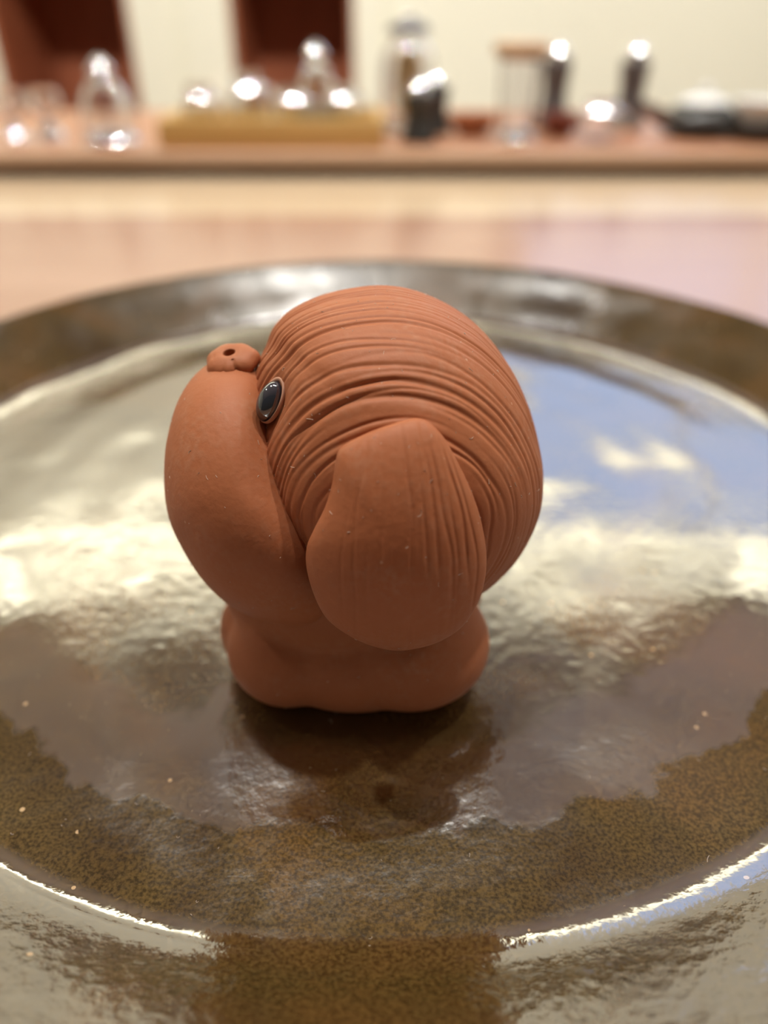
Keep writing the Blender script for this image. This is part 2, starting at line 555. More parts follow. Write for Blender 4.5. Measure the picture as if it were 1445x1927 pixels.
L.new(mth('SUBTRACT', 0.5, mth('MULTIPLY', matt, 0.44)), b.inputs['Specular IOR Level'])
pit = noise_node(420, 3)
bp = N.new('ShaderNodeBump'); bp.inputs['Strength'].default_value = 0.17; bp.inputs['Distance'].default_value = 0.0006
L.new(pit.outputs['Fac'], bp.inputs['Height']); L.new(bp.outputs['Normal'], b.inputs['Normal'])
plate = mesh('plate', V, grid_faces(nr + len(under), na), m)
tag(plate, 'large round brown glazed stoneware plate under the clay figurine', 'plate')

# ------------------------------------------------------------------ clay figurine
ZC = 0.1245                              # depth of the head's middle
HC = (742, 848)                          # middle of the hair ball in the picture
S = ZC / F                               # metres per picture pixel at the head
fig = thing('clay_figurine', 'small red clay animal figurine with ribbed hair looking upward on the plate', 'figurine',
            (0.0, 0.105, 0.0))

def closed_radius(pts, c, shrink):
    """radius as a function of angle about c for a closed outline"""
    P = np.array(pts, float)
    # smooth closed Catmull-Rom
    n = len(P); out = []
    for i in range(n):
        p0, p1, p2, p3 = P[i - 1], P[i], P[(i + 1) % n], P[(i + 2) % n]
        for k in range(10):
            s = k / 10
            out.append(0.5 * (2 * p1 + (p2 - p0) * s + (2 * p0 - 5 * p1 + 4 * p2 - p3) * s * s + (3 * p1 - p0 - 3 * p2 + p3) * s ** 3))
    Q = np.array(out) - np.array(c)
    a = np.arctan2(-Q[:, 1], Q[:, 0]); r = np.hypot(Q[:, 0], Q[:, 1]) * shrink
    o = np.argsort(a)
    a, r = a[o], r[o]
    a = np.concatenate([a - 2 * np.pi, a, a + 2 * np.pi]); r = np.tile(r, 3)
    return lambda t: np.interp(np.mod(t + np.pi, 2 * np.pi) - np.pi, a, r)

def to_world(X, Y, D):
    """view-plane pixel offsets from the picture centre at the head's depth; D metres towards the camera"""
    P0 = CAM + ZC * FWD
    return P0 + ((X - 722.5) * S)[..., None] * RT - ((Y - 963.5) * S)[..., None] * UP - D[..., None] * FWD

def plane(pts, depth):
    """outline points seen at px,py and lying depth(X,Y) in front of the head's middle -> offsets at the head's depth"""
    out = []
    for px, py in pts:
        X, Y = float(px), float(py)
        for _ in range(6):
            k = (ZC - float(depth(np.array(X), np.array(Y)))) / ZC
            X, Y = 722.5 + (px - 722.5) * k, 963.5 + (py - 963.5) * k
        out.append((X, Y))
    return out

HAIR = [(497, 660), (512, 622), (548, 588), (602, 561), (668, 546), (722, 542), (780, 552), (840, 577), (890, 612), (936, 664),
        (972, 722), (1000, 788), (1016, 850), (1022, 905), (1019, 955), (1008, 995), (988, 1038), (958, 1077), (905, 1125),
        (830, 1155), (740, 1160), (650, 1140), (570, 1085), (510, 1010), (478, 930), (462, 850), (462, 770), (475, 705)]
HSH = 0.976
hairR = closed_radius(HAIR, HC, HSH)
DH = 0.0262
def hair_depth(X, Y):
    dx, dy = X - HC[0], -(Y - HC[1])
    r = np.hypot(dx, dy) / hairR(np.arctan2(dy, dx))
    return DH * np.sqrt(np.clip(1 - r * r, 0, None))

# the hair lines run in rings round the root of the ear: the mesh has its pole there
AX = np.array([0.0, -0.57, 0.82]); AX /= np.linalg.norm(AX)          # right, up, towards the viewer
E1 = np.array([1.0, 0, 0]) - AX * AX[0]; E1 /= np.linalg.norm(E1)
E2 = np.cross(AX, E1)
nb, nal = 1000, 300
phi = np.linspace(0.02, np.pi - 0.02, nb)
alp = np.linspace(0, 2 * np.pi, nal, endpoint=False)
B, A = np.meshgrid(phi, alp, indexing='ij')
dirs = (np.cos(B)[..., None] * AX + (np.sin(B) * np.cos(A))[..., None] * E1 + (np.sin(B) * np.sin(A))[..., None] * E2)
cl = np.hypot(dirs[..., 0], dirs[..., 1])
Rm = hairR(np.arctan2(dirs[..., 1], dirs[..., 0])) * S
tt = 1.0 / np.sqrt((cl / Rm) ** 2 + (dirs[..., 2] / DH) ** 2)
X = HC[0] + tt * dirs[..., 0] / S; Y = HC[1] - tt * dirs[..., 1] / S
D = tt * dirs[..., 2]
P = to_world(X, Y, D)
# combed grooves: many lines with wandering position and depth, running round the rings
groove = np.zeros_like(B)
gr = np.random.RandomState(21)
bpos = math.radians(14)
k = 0
while bpos < math.radians(165):
    wob = math.radians(1.2) * noise1(A / (2 * np.pi) * 9, 100 + k, 9) + math.radians(0.35) * noise1(A / (2 * np.pi) * 23, 300 + k, 23)
    dep = np.clip(0.55 + 0.75 * noise1(A / (2 * np.pi) * 7, 500 + k, 7) + gr.uniform(-0.2, 0.3), 0.05, 1.25)
    wid = math.radians(gr.uniform(0.5, 0.95))
    d_ = (B - bpos - wob) / wid
    groove += dep * np.exp(-d_ * d_)
    bpos += math.radians(gr.uniform(1.7, 3.6))
    k += 1
groove = np.clip(groove, 0, 1.5)
fade = 0.75 + 0.45 * np.clip(-dirs[..., 0] * 1.5, -0.3, 1)        # combed deepest beside the face
nrm = np.cross(np.roll(P, -1, 1) - np.roll(P, 1, 1), np.gradient(P, axis=0))
nrm /= np.maximum(np.linalg.norm(nrm, axis=-1, keepdims=True), 1e-12)
cen = to_world(np.array(float(HC[0])), np.array(float(HC[1])), np.array(0.0))
sgn = np.sign(((P - cen) * nrm).sum(-1, keepdims=True))
nrm *= np.where(sgn == 0, 1, sgn)
disp = -0.00032 * groove * fade + 0.00010 * noise2(X / 60 + 5, Y / 60 + 5, 77)
# deeper folds just above the ear
for b0, amp_, wd in ((math.radians(46.0), 0.0004, 1.1), (math.radians(50.5), 0.0003, 0.9)):
    disp -= amp_ * np.exp(-((B - b0 - math.radians(1.0) * noise1(A / 6.2832 * 6, 900, 6)) / math.radians(wd)) ** 2) * np.clip(np.sin(A), 0, 1)
# eye socket hollow
EYE = plane([(507, 754)], lambda X, Y: hair_depth(X, Y))[0]
def eye_frame(X, Y):
    ex, ey = X - EYE[0], Y - EYE[1]
    c, s_ = math.cos(math.radians(27)), math.sin(math.radians(27))
    return ex * c + ey * s_, -ex * s_ + ey * c         # across, along (down)
ea, el = eye_frame(X, Y)
sock = np.exp(-((ea - 2) / 27) ** 2 - ((el - 8) / 50) ** 2)
sockw = sock * (D > 0)
disp = disp * (1 - np.clip(sockw * 1.3, 0, 1)) - 0.0017 * sockw
P = P + nrm * disp[..., None]
hair = keep(mesh('head', P.reshape(-1, 3), grid_faces(nb, nal) , M_CLAY), fig)
bm = bmesh.new(); bm.from_mesh(hair.data)
bm.verts.ensure_lookup_table()
bm.faces.new([bm.verts[j] for j in range(nal)])
bm.faces.new([bm.verts[(nb - 1) * nal + j] for j in range(nal)][::-1])
bmesh.ops.recalc_face_normals(bm, faces=bm.faces)
bm.to_mesh(hair.data); bm.free()
hair.data.polygons.foreach_set('use_smooth', [True] * len(hair.data.polygons))
hair['label'] = 'ball-shaped head covered in combed ridges'

def blob(name, outline, c, dfront, dback, off, shrink, mat, nb=90, nal=120, shape=None, power=0.5):
    """a closed solid whose silhouette is the outline; off = function of X,Y giving the depth of its middle surface"""
    R = closed_radius(outline, c, shrink)
    be = np.linspace(np.pi / 2, -np.pi / 2, nb)
    al = np.linspace(0, 2 * np.pi, nal, endpoint=False)
    B, A = np.meshgrid(be, al, indexing='ij')
    rho = R(A) * np.cos(B)
    X = c[0] + rho * np.cos(A); Y = c[1] - rho * np.sin(A)
    D = np.where(B > 0, dfront, dback) * np.sign(np.sin(B)) * np.abs(np.sin(B)) ** (2 * power) + off(X, Y)
    if shape is not None:
        D = D + shape(X, Y, A, B)
    P = to_world(X, Y, D)
    return keep(mesh(name, P.reshape(-1, 3), [f[::-1] for f in grid_faces(nb, nal)], mat), fig)

MUZ = [(430, 670), (398, 686), (369, 713), (344, 756), (328, 810), (320, 862), (320, 930), (330, 985), (352, 1034), (384, 1086),
       (420, 1126), (462, 1156), (510, 1174), (562, 1184), (612, 1178), (650, 1140), (655, 1080), (640, 1020), (612, 950), (585, 880), (560, 810), (535, 740), (510, 692), (475, 668)]
muz = blob('muzzle', MUZ, (480, 925), 0.0204, 0.0204, lambda X, Y: 0.0 * X, 0.978, M_CLAY)
muz['label'] = 'smooth rounded muzzle'

EAR = [(640, 842), (680, 818), (735, 797), (790, 786), (830, 815), (862, 870), (890, 930), (908, 990), (916, 1050), (911, 1100),
       (896, 1142), (870, 1180), (832, 1206), (790, 1220), (740, 1225), (690, 1213), (645, 1190), (612, 1162), (590, 1120), (576, 1070),
       (576, 1030), (590, 995), (610, 955), (624, 910), (630, 870)]
def ear_mid(X, Y):
    dx = (X - HC[0]) / 345.0
    dy = (Y - HC[1]) / np.where(Y > HC[1], 425.0, 345.0)
    return 0.0268 * np.sqrt(np.clip(1 - dx * dx - dy * dy, 0.02, None))
def ear_lines(X, Y, A, B):
    kk = ZC / (ZC - ear_mid(X, Y))
    X = 722.5 + (X - 722.5) * kk; Y = 963.5 + (Y - 963.5) * kk
    g = np.zeros_like(X)
    v = np.clip((Y - 790) / 430.0, 0, 1)
    er = np.random.RandomState(5)
    x0 = 655.0
    k = 0
    while x0 < 915:
        cx = 735 + (x0 - 735) * (0.62 + 0.50 * np.sin(np.clip(v, 0, 1) * 2.2)) + 5 * noise1(v * 5 + k, 40 + k)
        wd = er.uniform(3.0, 5.5)
        s_ = np.clip(0.30 + (x0 - 690) / 260.0, 0.10, 1.0)
        dp = s_ * np.clip(0.6 + 0.7 * noise1(v * 4 + 3 * k, 70 + k), 0.0, 1.2)
        g += dp * np.exp(-((X - cx) / wd) ** 2)
        x0 += er.uniform(12, 23)
        k += 1
    return -0.00026 * np.clip(g, 0, 1.3) * np.clip(np.sin(B) * 3, 0, 1) * (B > 0)
EAR = plane(EAR, lambda X, Y: ear_mid(X, Y) * 0.97)
# fine grid for the ear so that its combed lines are real relief
ear = blob('ear', EAR, plane([(742, 1010)], ear_mid)[0], 0.0036, 0.004, ear_mid, 0.985, M_CLAY, nb=300, nal=420, shape=ear_lines, power=0.36)
ear['label'] = 'drooping ear flap with combed lines'
# the matching ear on the far side of the head
far_ear = ear.copy(); far_ear.data = ear.data.copy(); COL.objects.link(far_ear)
co = np.empty(len(far_ear.data.vertices) * 3); far_ear.data.vertices.foreach_get('co', co)
co = co.reshape(-1, 3)
cen2 = cen + 0.0 * FWD
mirn = FWD
dd = ((co - cen2) @ mirn)
co = co - 2 * dd[:, None] * mirn
far_ear.data.vertices.foreach_set('co', co.ravel()); far_ear.data.flip_normals(); far_ear.data.update()
keep(far_ear, fig)

# nose button with a hole
def frame_from(n, xh):
    n = n / np.linalg.norm(n)
    x = xh - n * (xh @ n); x /= np.linalg.norm(x)
    y = np.cross(n, x)
    return np.stack([x, y, n], 1)
TOW = -FWD
nose_n = 0.74 * TOW + 0.68 * UP - 0.14 * RT
Mn = frame_from(nose_n, RT - 0.10 * UP)
def on_muz(px, py, d):
    return to_world(np.array(float(px)), np.array(float(py)), np.array(d))
npos = on_muz(458, 697, 0.0102)
prof = smooth_prof([(0.00072, -0.0036), (0.00082, -0.0012), (0.00085, 0.0010), (0.0011, 0.00135), (0.0020, 0.0013), (0.0032, 0.0006), (0.0038, -0.0006),
                    (0.0036, -0.0018), (0.0028, -0.0026), (0.0014, -0.0036), (0.00072, -0.0036)], 5)
SC = np.diag([1.06, 0.95, 0.75])
seg = 60
Vn = []
for r, z in prof:
    for j in range(seg):
        a = 2 * math.pi * j / seg
        jag = 1.0
        if r > 0.0022:
            jag += 0.035 * math.sin(3 * a + 1) + 0.03 * math.sin(7 * a) - 0.16 * math.exp(-((a - 5.15) / 0.05) ** 2) - 0.10 * math.exp(-((a - 4.6) / 0.06) ** 2)
        Vn.append((r * jag * math.cos(a), r * jag * math.sin(a), z))
Vn = np.array(Vn) @ SC @ Mn.T + npos
nose = keep(mesh('nose', Vn, grid_faces(len(prof), seg), M_CLAY), fig)
mc = np.empty(len(muz.data.vertices) * 3); muz.data.vertices.foreach_get('co', mc); mc = mc.reshape(-1, 3)
nn0 = nose_n / np.linalg.norm(nose_n)
rel = mc - npos
hgt = rel @ nn0
off_ = np.linalg.norm(rel - hgt[:, None] * nn0, axis=1)
mc -= (0.006 * np.clip(1 - (off_ / 0.0024) ** 2, 0, 1) * (hgt > -0.006))[:, None] * nn0
muz.data.vertices.foreach_set('co', mc.ravel()); muz.data.update()
nose['label'] = 'round button nose with a small dark hole'

# eyes: dark glassy bead in a clay lid coloured as if lit
M_EYE, te, be_ = material('dark_glass_bead')
be_.inputs['Base Color'].default_value = (0.010, 0.012, 0.020, 1)
nze = te.nodes.new('ShaderNodeTexNoise'); nze.inputs['Scale'].default_value = 500
rmp = te.nodes.new('ShaderNodeValToRGB')
rmp.color_ramp.elements[0].color = (0.006, 0.008, 0.014, 1); rmp.color_ramp.elements[1].color = (0.03, 0.035, 0.05, 1)
te.links.new(nze.outputs['Fac'], rmp.inputs[0]); te.links.new(rmp.outputs[0], be_.inputs['Base Color'])
be_.inputs['Roughness'].default_value = 0.06
be_.inputs['IOR'].default_value = 2.3
M_LID = plain('lit_lid_clay', (0.48, 0.24, 0.15), 0.6, var=0.12, scale=500)  # paler than the body clay, its lit rim painted in

def make_eye(side):
    hd = float(hair_depth(np.array(float(EYE[0])), np.array(float(EYE[1]))))
    c0 = on_muz(EYE[0], EYE[1], hd - 0.0009)
    out = (c0 - cen); out /= np.linalg.norm(out)
    n = 0.75 * out + 0.30 * TOW - 0.1 * RT
    along = UP * math.cos(math.radians(27)) + RT * math.sin(math.radians(27))
    M = frame_from(n, along)                      # x = along the eye
    if side < 0:
        c0 = c0 - 2 * ((c0 - cen2) @ mirn) * mirn
        M = M - 2 * np.outer(mirn, mirn @ M)
    e = thing('eye', 'x', 'x')
    del e['label']; del e['category']
    e.location = tuple(c0); e.parent = fig; e.matrix_parent_inverse = Matrix.Translation(-Vector(fig.location))
    prof = [(math.cos(t_), math.sin(t_)) for t_ in np.linspace(-math.pi / 2, math.pi / 2, 20)]
    T = M @ np.diag([0.0030, 0.00178, 0.0019])
    lathe('eyeball', prof, M_EYE, e, (0, 0, 0), 32, T)
    # lid: elongated ring
    Vl = []
    nu, nv = 64, 14
    for i in range(nu):
        u = 2 * math.pi * i / nu
        cx, cy = 0.0032 * math.cos(u) + 0.0002, 0.00196 * math.sin(u) - 0.00025
        tk = 0.00026 + 0.00016 * math.cos(u - 0.5 * 0 + math.pi * 1.75)
        for j in range(nv):
            v = 2 * math.pi * j / nv
            l = math.hypot(math.cos(u) / 0.0032, math.sin(u) / 0.00196)
            nx, ny = math.cos(u) / 0.0032 / l, math.sin(u) / 0.00196 / l
            Vl.append((cx + tk * math.cos(v) * nx, cy + tk * math.cos(v) * ny, 0.0004 * math.sin(v) - 0.0001))
    Vl = np.array(Vl) @ M.T
    Fl = []
    for i in range(nu):
        for j in range(nv):
            Fl.append((i * nv + j, ((i + 1) % nu) * nv + j, ((i + 1) % nu) * nv + (j + 1) % nv, i * nv + (j + 1) % nv))
    mesh('eyelid', Vl, Fl, M_LID, e)
    return e
make_eye(1)
make_eye(-1)

# squat body with feet: blended lumps, flat underneath
def lump_body():
    bm = bmesh.new()
    def ell(c, r, rz=0.0):
        rr_ = bmesh.ops.create_icosphere(bm, subdivisions=4, radius=1.0)
        Mx = Matrix.Translation(Vector(c)) @ Matrix.Rotation(rz, 4, 'Z') @ Matrix.Diagonal(Vector((r[0], r[1], r[2], 1)))
        bmesh.ops.transform(bm, matrix=Mx, verts=rr_['verts'])
    for c, r, a in LUMPS:
        ell(c, r, a)
    me = bpy.data.meshes.new('tmp'); bm.to_mesh(me); bm.free()
    o = bpy.data.objects.new('tmp', me); COL.objects.link(o)
    md = o.modifiers.new('r', 'REMESH'); md.mode = 'VOXEL'; md.voxel_size = 0.0006
    ms = o.modifiers.new('s', 'SMOOTH'); ms.iterations = 24; ms.factor = 0.5
    dg = bpy.context.evaluated_depsgraph_get()
    res = bpy.data.meshes.new_from_object(o.evaluated_get(dg))
    bpy.data.objects.remove(o, do_unlink=True)
    n = len(res.vertices)
    c = np.empty(n * 3); res.vertices.foreach_get('co', c); c = c.reshape(-1, 3)
    c[:, 2] = np.maximum(c[:, 2], 0.0002)
    res.vertices.foreach_set('co', c.ravel())
    res.polygons.foreach_set('use_smooth', [True] * len(res.polygons))
    res.update()
    return res
LUMPS = [((-0.0057, 0.1060, 0.0195), (0.0232, 0.0178, 0.0165), 0),      # torso
         ((-0.0050, 0.1005, 0.0080), (0.0180, 0.0150, 0.0115), 0),       # belly
         ((-0.0160, 0.0975, 0.0078), (0.0108, 0.0112, 0.0092), 0.1),     # near front foot
         ((0.0040, 0.0972, 0.0095), (0.0140, 0.0125, 0.0112), -0.1),     # near haunch
         ((-0.0198, 0.1040, 0.0070), (0.0095, 0.0105, 0.0082), 0),       # far front foot
         ((0.0045, 0.1130, 0.0088), (0.0140, 0.0130, 0.0110), 0)]
bme = lump_body()
body = bpy.data.objects.new('body', bme); COL.objects.link(body)
bme.materials.clear(); bme.materials.append(M_CLAY)
keep(body, fig)

# lint and dust: tiny pale fibres lying on the clay and on the plate
def fibres(name, pts, nrms, lens, rad, mat, parent, seed):
    r = np.random.RandomState(seed)
    V, Fc = [], []
    for p, n, ln in zip(pts, nrms, lens):
        t1 = r.normal(size=3); t1 -= n * (t1 @ n); t1 /= np.linalg.norm(t1)
        t2 = np.cross(n, t1)
        cur, d, path = np.array(p) + n * rad, 0.0, []
        bend = r.normal() * 0.5
        for k in range(5):
            path.append(cur)
            d += bend
            cur = cur + (math.cos(d) * t1 + math.sin(d) * t2) * ln / 4
        b0 = len(V)
        for k, c in enumerate(path):
            tg = path[min(k + 1, 4)] - path[max(k - 1, 0)]; tg /= np.linalg.norm(tg)
            sd = np.cross(n, tg)
            for q in range(3):
                a = 2 * math.pi * q / 3
                V.append(c + rad * (math.cos(a) * n + math.sin(a) * sd))
        for k in range(4):
            for q in range(3):
                Fc.append((b0 + k * 3 + q, b0 + k * 3 + (q + 1) % 3, b0 + k * 3 + 3 + (q + 1) % 3, b0 + k * 3 + 3 + q))
    o = mesh(name, np.array(V), Fc, mat)
    o['kind'] = 'stuff'
    return o
M_LINT = plain('pale_lint', (0.62, 0.50, 0.40), 0.8, var=0.1)
lr = np.random.RandomState(3)
pp, nn_, ll = [], [], []
for src, cnt in ((hair, 190), (muz, 70), (ear, 35), (body, 25)):
    me_ = src.data
    np_ = len(me_.polygons)
    ar = np.empty(np_); me_.polygons.foreach_get('area', ar)
    ce = np.empty(np_ * 3); me_.polygons.foreach_get('center', ce); ce = ce.reshape(-1, 3)
    no = np.empty(np_ * 3); me_.polygons.foreach_get('normal', no); no = no.reshape(-1, 3)
    w_ = ar * (no @ TOW > 0.05) * np.where(no[:, 2] > 0.1, 1.0, 0.4)
    for i_ in lr.choice(np_, cnt, p=w_ / w_.sum()):
        pp.append(ce[i_]); nn_.append(no[i_])
        ll.append(lr.choice([0.00022, 0.0004, 0.0007, 0.0012], p=[0.5, 0.32, 0.13, 0.05]))
keep(fibres('lint', pp, nn_, ll, 0.000034, M_LINT, fig, 4), fig)
pp, nn_, ll = [], [], []
for i_ in range(420):
    rr_, aa_ = 0.118 * math.sqrt(lr.uniform(0.12, 1)), lr.uniform(0, 2 * math.pi)
    ir, ia = int(rr_ / R2 * (nr - 1)), int(aa_ / (2 * math.pi) * na) % na
    pp.append(np.array([Xg[ir, ia] + PC[0], Yg[ir, ia] + PC[1], Zg[ir, ia]])); nn_.append(np.array([0, 0, 1.0]))
    ll.append(lr.choice([0.0003, 0.0006, 0.0012], p=[0.6, 0.3, 0.1]))
dust = fibres('dust', pp, nn_, ll, 0.00004, M_LINT, None, 8)
dust.parent = plate

# ------------------------------------------------------------------ things on the board
def stand(px, Y, z=None):
    z = BT if z is None else z
    return (px_x(px, Y, z), Y, z + 0.0002)
def zpix(py, Y):
    return at_y(722, py, Y)[2]
def wpx(n, Y):
    return n / F * (Y * math.cos(TH) + 0.05)

def vessel(name, prof_outer, thick, mat, parent, loc):
    """open glass vessel: outer profile up, inner profile back down"""
    inner = [(max(r - thick, 1e-6), z) for r, z in prof_outer[::-1] if z > thick]
    zb = thick * 1.5
    p = [(1e-6, 0.0)] + list(prof_outer) + inner + [(max(inner[-1][0] * 0.9, 1e-6), zb), (1e-6, zb)]
    return lathe(name, p, mat, parent, (0, 0, 0), 36)

def cone(r0, z0, r1, n=6):  # slope shaped to throw lamp glints towards the camera
    """gently convex 45 degree shoulder from radius r0 at height z0 in to radius r1"""
    out = []
    for k_ in range(n + 1):
        t_ = k_ / n
        out.append((r0 + (r1 - r0) * t_, z0 + (r0 - r1) * (t_ + 0.10 * math.sin(math.pi * t_))))
    return out

def goblet(px, Y, top, rw, label):
    x, y, z = stand(px, Y)
    h = zpix(top, Y) - z
    g = thing('goblet', label, 'goblet', (x, y, z), 'glassware on the board')
    lathe('base', [(1e-6, 0), (rw * 0.95, 0), (rw * 0.95, 0.0015)] + cone(rw * 0.95, 0.0015, rw * 0.18) + [(rw * 0.15, h * 0.44), (1e-6, h * 0.44)], M_SPARK, g)
    lathe('bowl', smooth_prof([(1e-6, h * 0.40), (rw * 0.55, h * 0.47), (rw, h * 0.72), (rw * 0.85, h), (rw * 0.80, h), (rw * 0.92, h * 0.72), (rw * 0.5, h * 0.52), (1e-6, h * 0.47)], 5), M_GLASS, g)
goblet(32, 0.69, 172, 0.0125, 'small clear glass goblet at the far left end of the board')
goblet(98, 0.70, 170, 0.0130, 'small clear glass goblet beside the stoppered glass carafe')

def carafe():
    Y = 0.685
    x, y, z = stand(212, Y)
    h = zpix(105, Y) - z
    g = thing('carafe', 'clear glass carafe with round stopper in front of brown recess', 'carafe', (x, y, z), 'glassware on the board')
    vessel('body', smooth_prof([(0.016, 0.0), (0.020, 0.006), (0.021, 0.018), (0.017, 0.034), (0.010, 0.044), (0.011, h * 0.70)], 5), 0.0014, M_GLASS, g, None)
    s_ = lathe('stopper', smooth_prof([(1e-6, h * 0.60), (0.007, h * 0.62), (0.008, h * 0.71), (0.0045, h * 0.76), (0.0100, h * 0.83)], 6) + cone(0.0100, h * 0.85, 0.0015) + [(1e-6, h * 0.85 + 0.009)], M_SPARK, g)
    lathe('foot', [(1e-6, -0.0001), (0.0225, -0.0001), (0.0225, 0.0015)] + cone(0.0225, 0.0015, 0.0145) + [(1e-6, 0.010)], M_SPARK, g)  # mirror-like conical foot added to catch glints
carafe()

# bamboo box with cups
BXY0, BXY1 = 0.655, 0.745
bx0, bx1 = px_x(300, BXY0, BT), px_x(722, BXY0, BT)
bh = zpix(226, BXY0) - BT
bxo = thing('bamboo_box', 'open yellow bamboo box full of clear glass cups', 'box', ((bx0 + bx1) / 2, 0.70, BT))
e_ = 0.0003
keep(box('front_panel', bx0, bx1, BXY0, BXY0 + 0.006, BT + e_, BT + bh, M_BAMBOO, None, 0.0008), bxo)
keep(box('back_panel', bx0, bx1, BXY1 - 0.006, BXY1, BT + e_, BT + bh, M_BAMBOO, None, 0.0008), bxo)
keep(box('side_panel', bx0, bx0 + 0.006, BXY0 + 0.006, BXY1 - 0.006, BT + e_, BT + bh, M_BAMBOO, None, 0.0008), bxo)
keep(box('side_panel', bx1 - 0.006, bx1, BXY0 + 0.006, BXY1 - 0.006, BT + e_, BT + bh, M_BAMBOO, None, 0.0008), bxo)
keep(box('bottom_panel', bx0 + 0.006, bx1 - 0.006, BXY0 + 0.006, BXY1 - 0.006, BT + e_, BT + 0.005, M_BAMBOO), bxo)

def cup(px, Y, top, r, label, zb=None, name='glass_cup', group='glass cups in the bamboo box'):
    zb = BT + 0.0052 if zb is None else zb
    x, y, z = stand(px, Y, zb)
    h = zpix(top, Y) - z
    g = thing(name, label, 'cup', (x, y, z), group)
    vessel('bowl', smooth_prof([(r * 0.55, 0.0), (r * 0.92, h * 0.18), (r * 1.05, h * 0.42), (r * 0.90, h * 0.70), (r * 0.70, h * 0.88), (r * 0.74, h)], 4), 0.0011, M_GLASS, g, None)
    lathe('glint_collar', [(r * 0.60, h * 0.70)] + cone(r * 1.10, h * 0.70, r * 0.68) + [(r * 0.60, h * 0.72 + r * 0.42)], M_SPARK, g)  # mirror-like ring added for the sparkle on the cup
    hd = []
    for i in range(17):
        a = -math.pi / 2 + math.pi * i / 16
        c = np.array([r * 0.9 + 0.009 * math.cos(a), 0, h * 0.52 + h * 0.28 * math.sin(a)])
        hd.append(c)
    Vh, n8 = [], 10
    for i, c in enumerate(hd):
        tg = hd[min(i + 1, 16)] - hd[max(i - 1, 0)]; tg /= np.linalg.norm(tg)
        s1 = np.array([0, 1.0, 0]); s2 = np.cross(tg, s1)
        for j in range(n8):
            a = 2 * math.pi * j / n8
            Vh.append(c + 0.0013 * (math.cos(a) * s1 + math.sin(a) * s2))
    mesh('handle', np.array(Vh), grid_faces(17, n8), M_GLASS, g)
cup(383, 0.685, 158, 0.0135, 'clear glass cup at the left end of the bamboo box')
cup(472, 0.690, 135, 0.0150, 'tall clear glass cup, second from the left in the bamboo box')
cup(553, 0.685, 165, 0.0145, 'clear glass cup in the middle of the bamboo box')
cup(645, 0.680, 160, 0.0130, 'clear glass cup at the right end of the bamboo box')
# glass teapot behind the cups
Yt = 0.722
x, y, z = stand(600, Yt, BT + 0.0052)
ht = zpix(78, Yt) - z
tp = thing('glass_teapot', 'clear glass teapot with knobbed lid behind the cups in the box', 'teapot', (x, y, z), 'glassware on the board')
vessel('body', smooth_prof([(0.013, 0.0), (0.017, ht * 0.15), (0.0175, ht * 0.40), (0.012, ht * 0.62)], 5), 0.0013, M_GLASS, tp, None)
ld = lathe('lid', smooth_prof([(1e-6, ht * 0.64), (0.011, ht * 0.64), (0.010, ht * 0.70), (0.004, ht * 0.76), (1e-6, ht * 0.77)], 4), M_GLASS, tp)
lathe('knob', [(1e-6, ht * 0.76), (0.003, ht * 0.78), (0.0088, ht * 0.86)] + cone(0.0088, ht * 0.87, 0.0012) + [(1e-6, ht * 0.87 + 0.008)], M_SPARK, ld)

# tall jar with grey lid and amber filling
Yb = 0.76
x, y, z = stand(766, Yb)
zt = zpix(33, Yb) - z
jar = thing('tall_jar', 'tall clear glass jar with dark grey lid and amber core', 'jar', (x, y, z))
vessel('glass_body', smooth_prof([(0.021, 0), (0.0225, 0.004), (0.0225, zt * 0.62), (0.014, zt * 0.80), (0.012, zt * 0.87)], 4), 0.0013, M_GLASS, jar, None)
ldj = lathe('lid', smooth_prof([(1e-6, zt * 0.87), (0.0165, zt * 0.87), (0.0165, zt * 0.94), (0.010, zt * 0.97), (1e-6, zt * 0.97)], 3), M_STEEL, jar)
lathe('knob', smooth_prof([(1e-6, zt * 0.96), (0.005, zt * 0.97), (0.006, zt * 1.02), (1e-6, zt * 1.05)], 4), M_CHROME, ldj)
lathe('amber_core', smooth_prof([(1e-6, zt * 0.10), (0.006, zt * 0.14), (0.0115, zt * 0.45), (0.009, zt * 0.68), (1e-6, zt * 0.76)], 6), M_AMBER, jar)

def grinder(px, Y, top, rb, label, base_mat=None, cap=0.0085):
    x, y, z = stand(px, Y)
    h = zpix(top, Y) - z
    g = thing('spice_grinder', label, 'grinder', (x, y, z), 'grinders on the board')
    lathe('body', smooth_prof([(1e-6, 0), (rb * 1.12, 0), (rb * 1.12, h * 0.10), (rb * 0.85, h * 0.40), (rb, h * 0.72), (rb * 0.9, h * 0.80), (1e-6, h * 0.80)], 4), base_mat or M_GREY, g)
    lathe('cap', smooth_prof([(1e-6, h * 0.80), (cap, h * 0.80), (cap * 1.05, h * 0.86)], 5) + cone(cap * 1.05, h * 0.87, 0.0015) + [(1e-6, h * 0.87 + cap)], M_CHROME, g)
grinder(1036, 0.765, 78, 0.0125, 'tall grey spice grinder with chrome cap left of its twin', M_GREY, 0.0095)
grinder(1178, 0.775, 80, 0.0125, 'tall grey spice grinder with chrome cap nearest the dark teapot', M_GREY, 0.0095)
grinder(787, 0.685, 152, 0.0125, 'short charcoal grinder in front of the tall amber jar', M_BLACK, 0.0070)
grinder(818, 0.735, 138, 0.0115, 'short charcoal grinder standing right behind its shorter twin', M_BLACK, 0.0065)

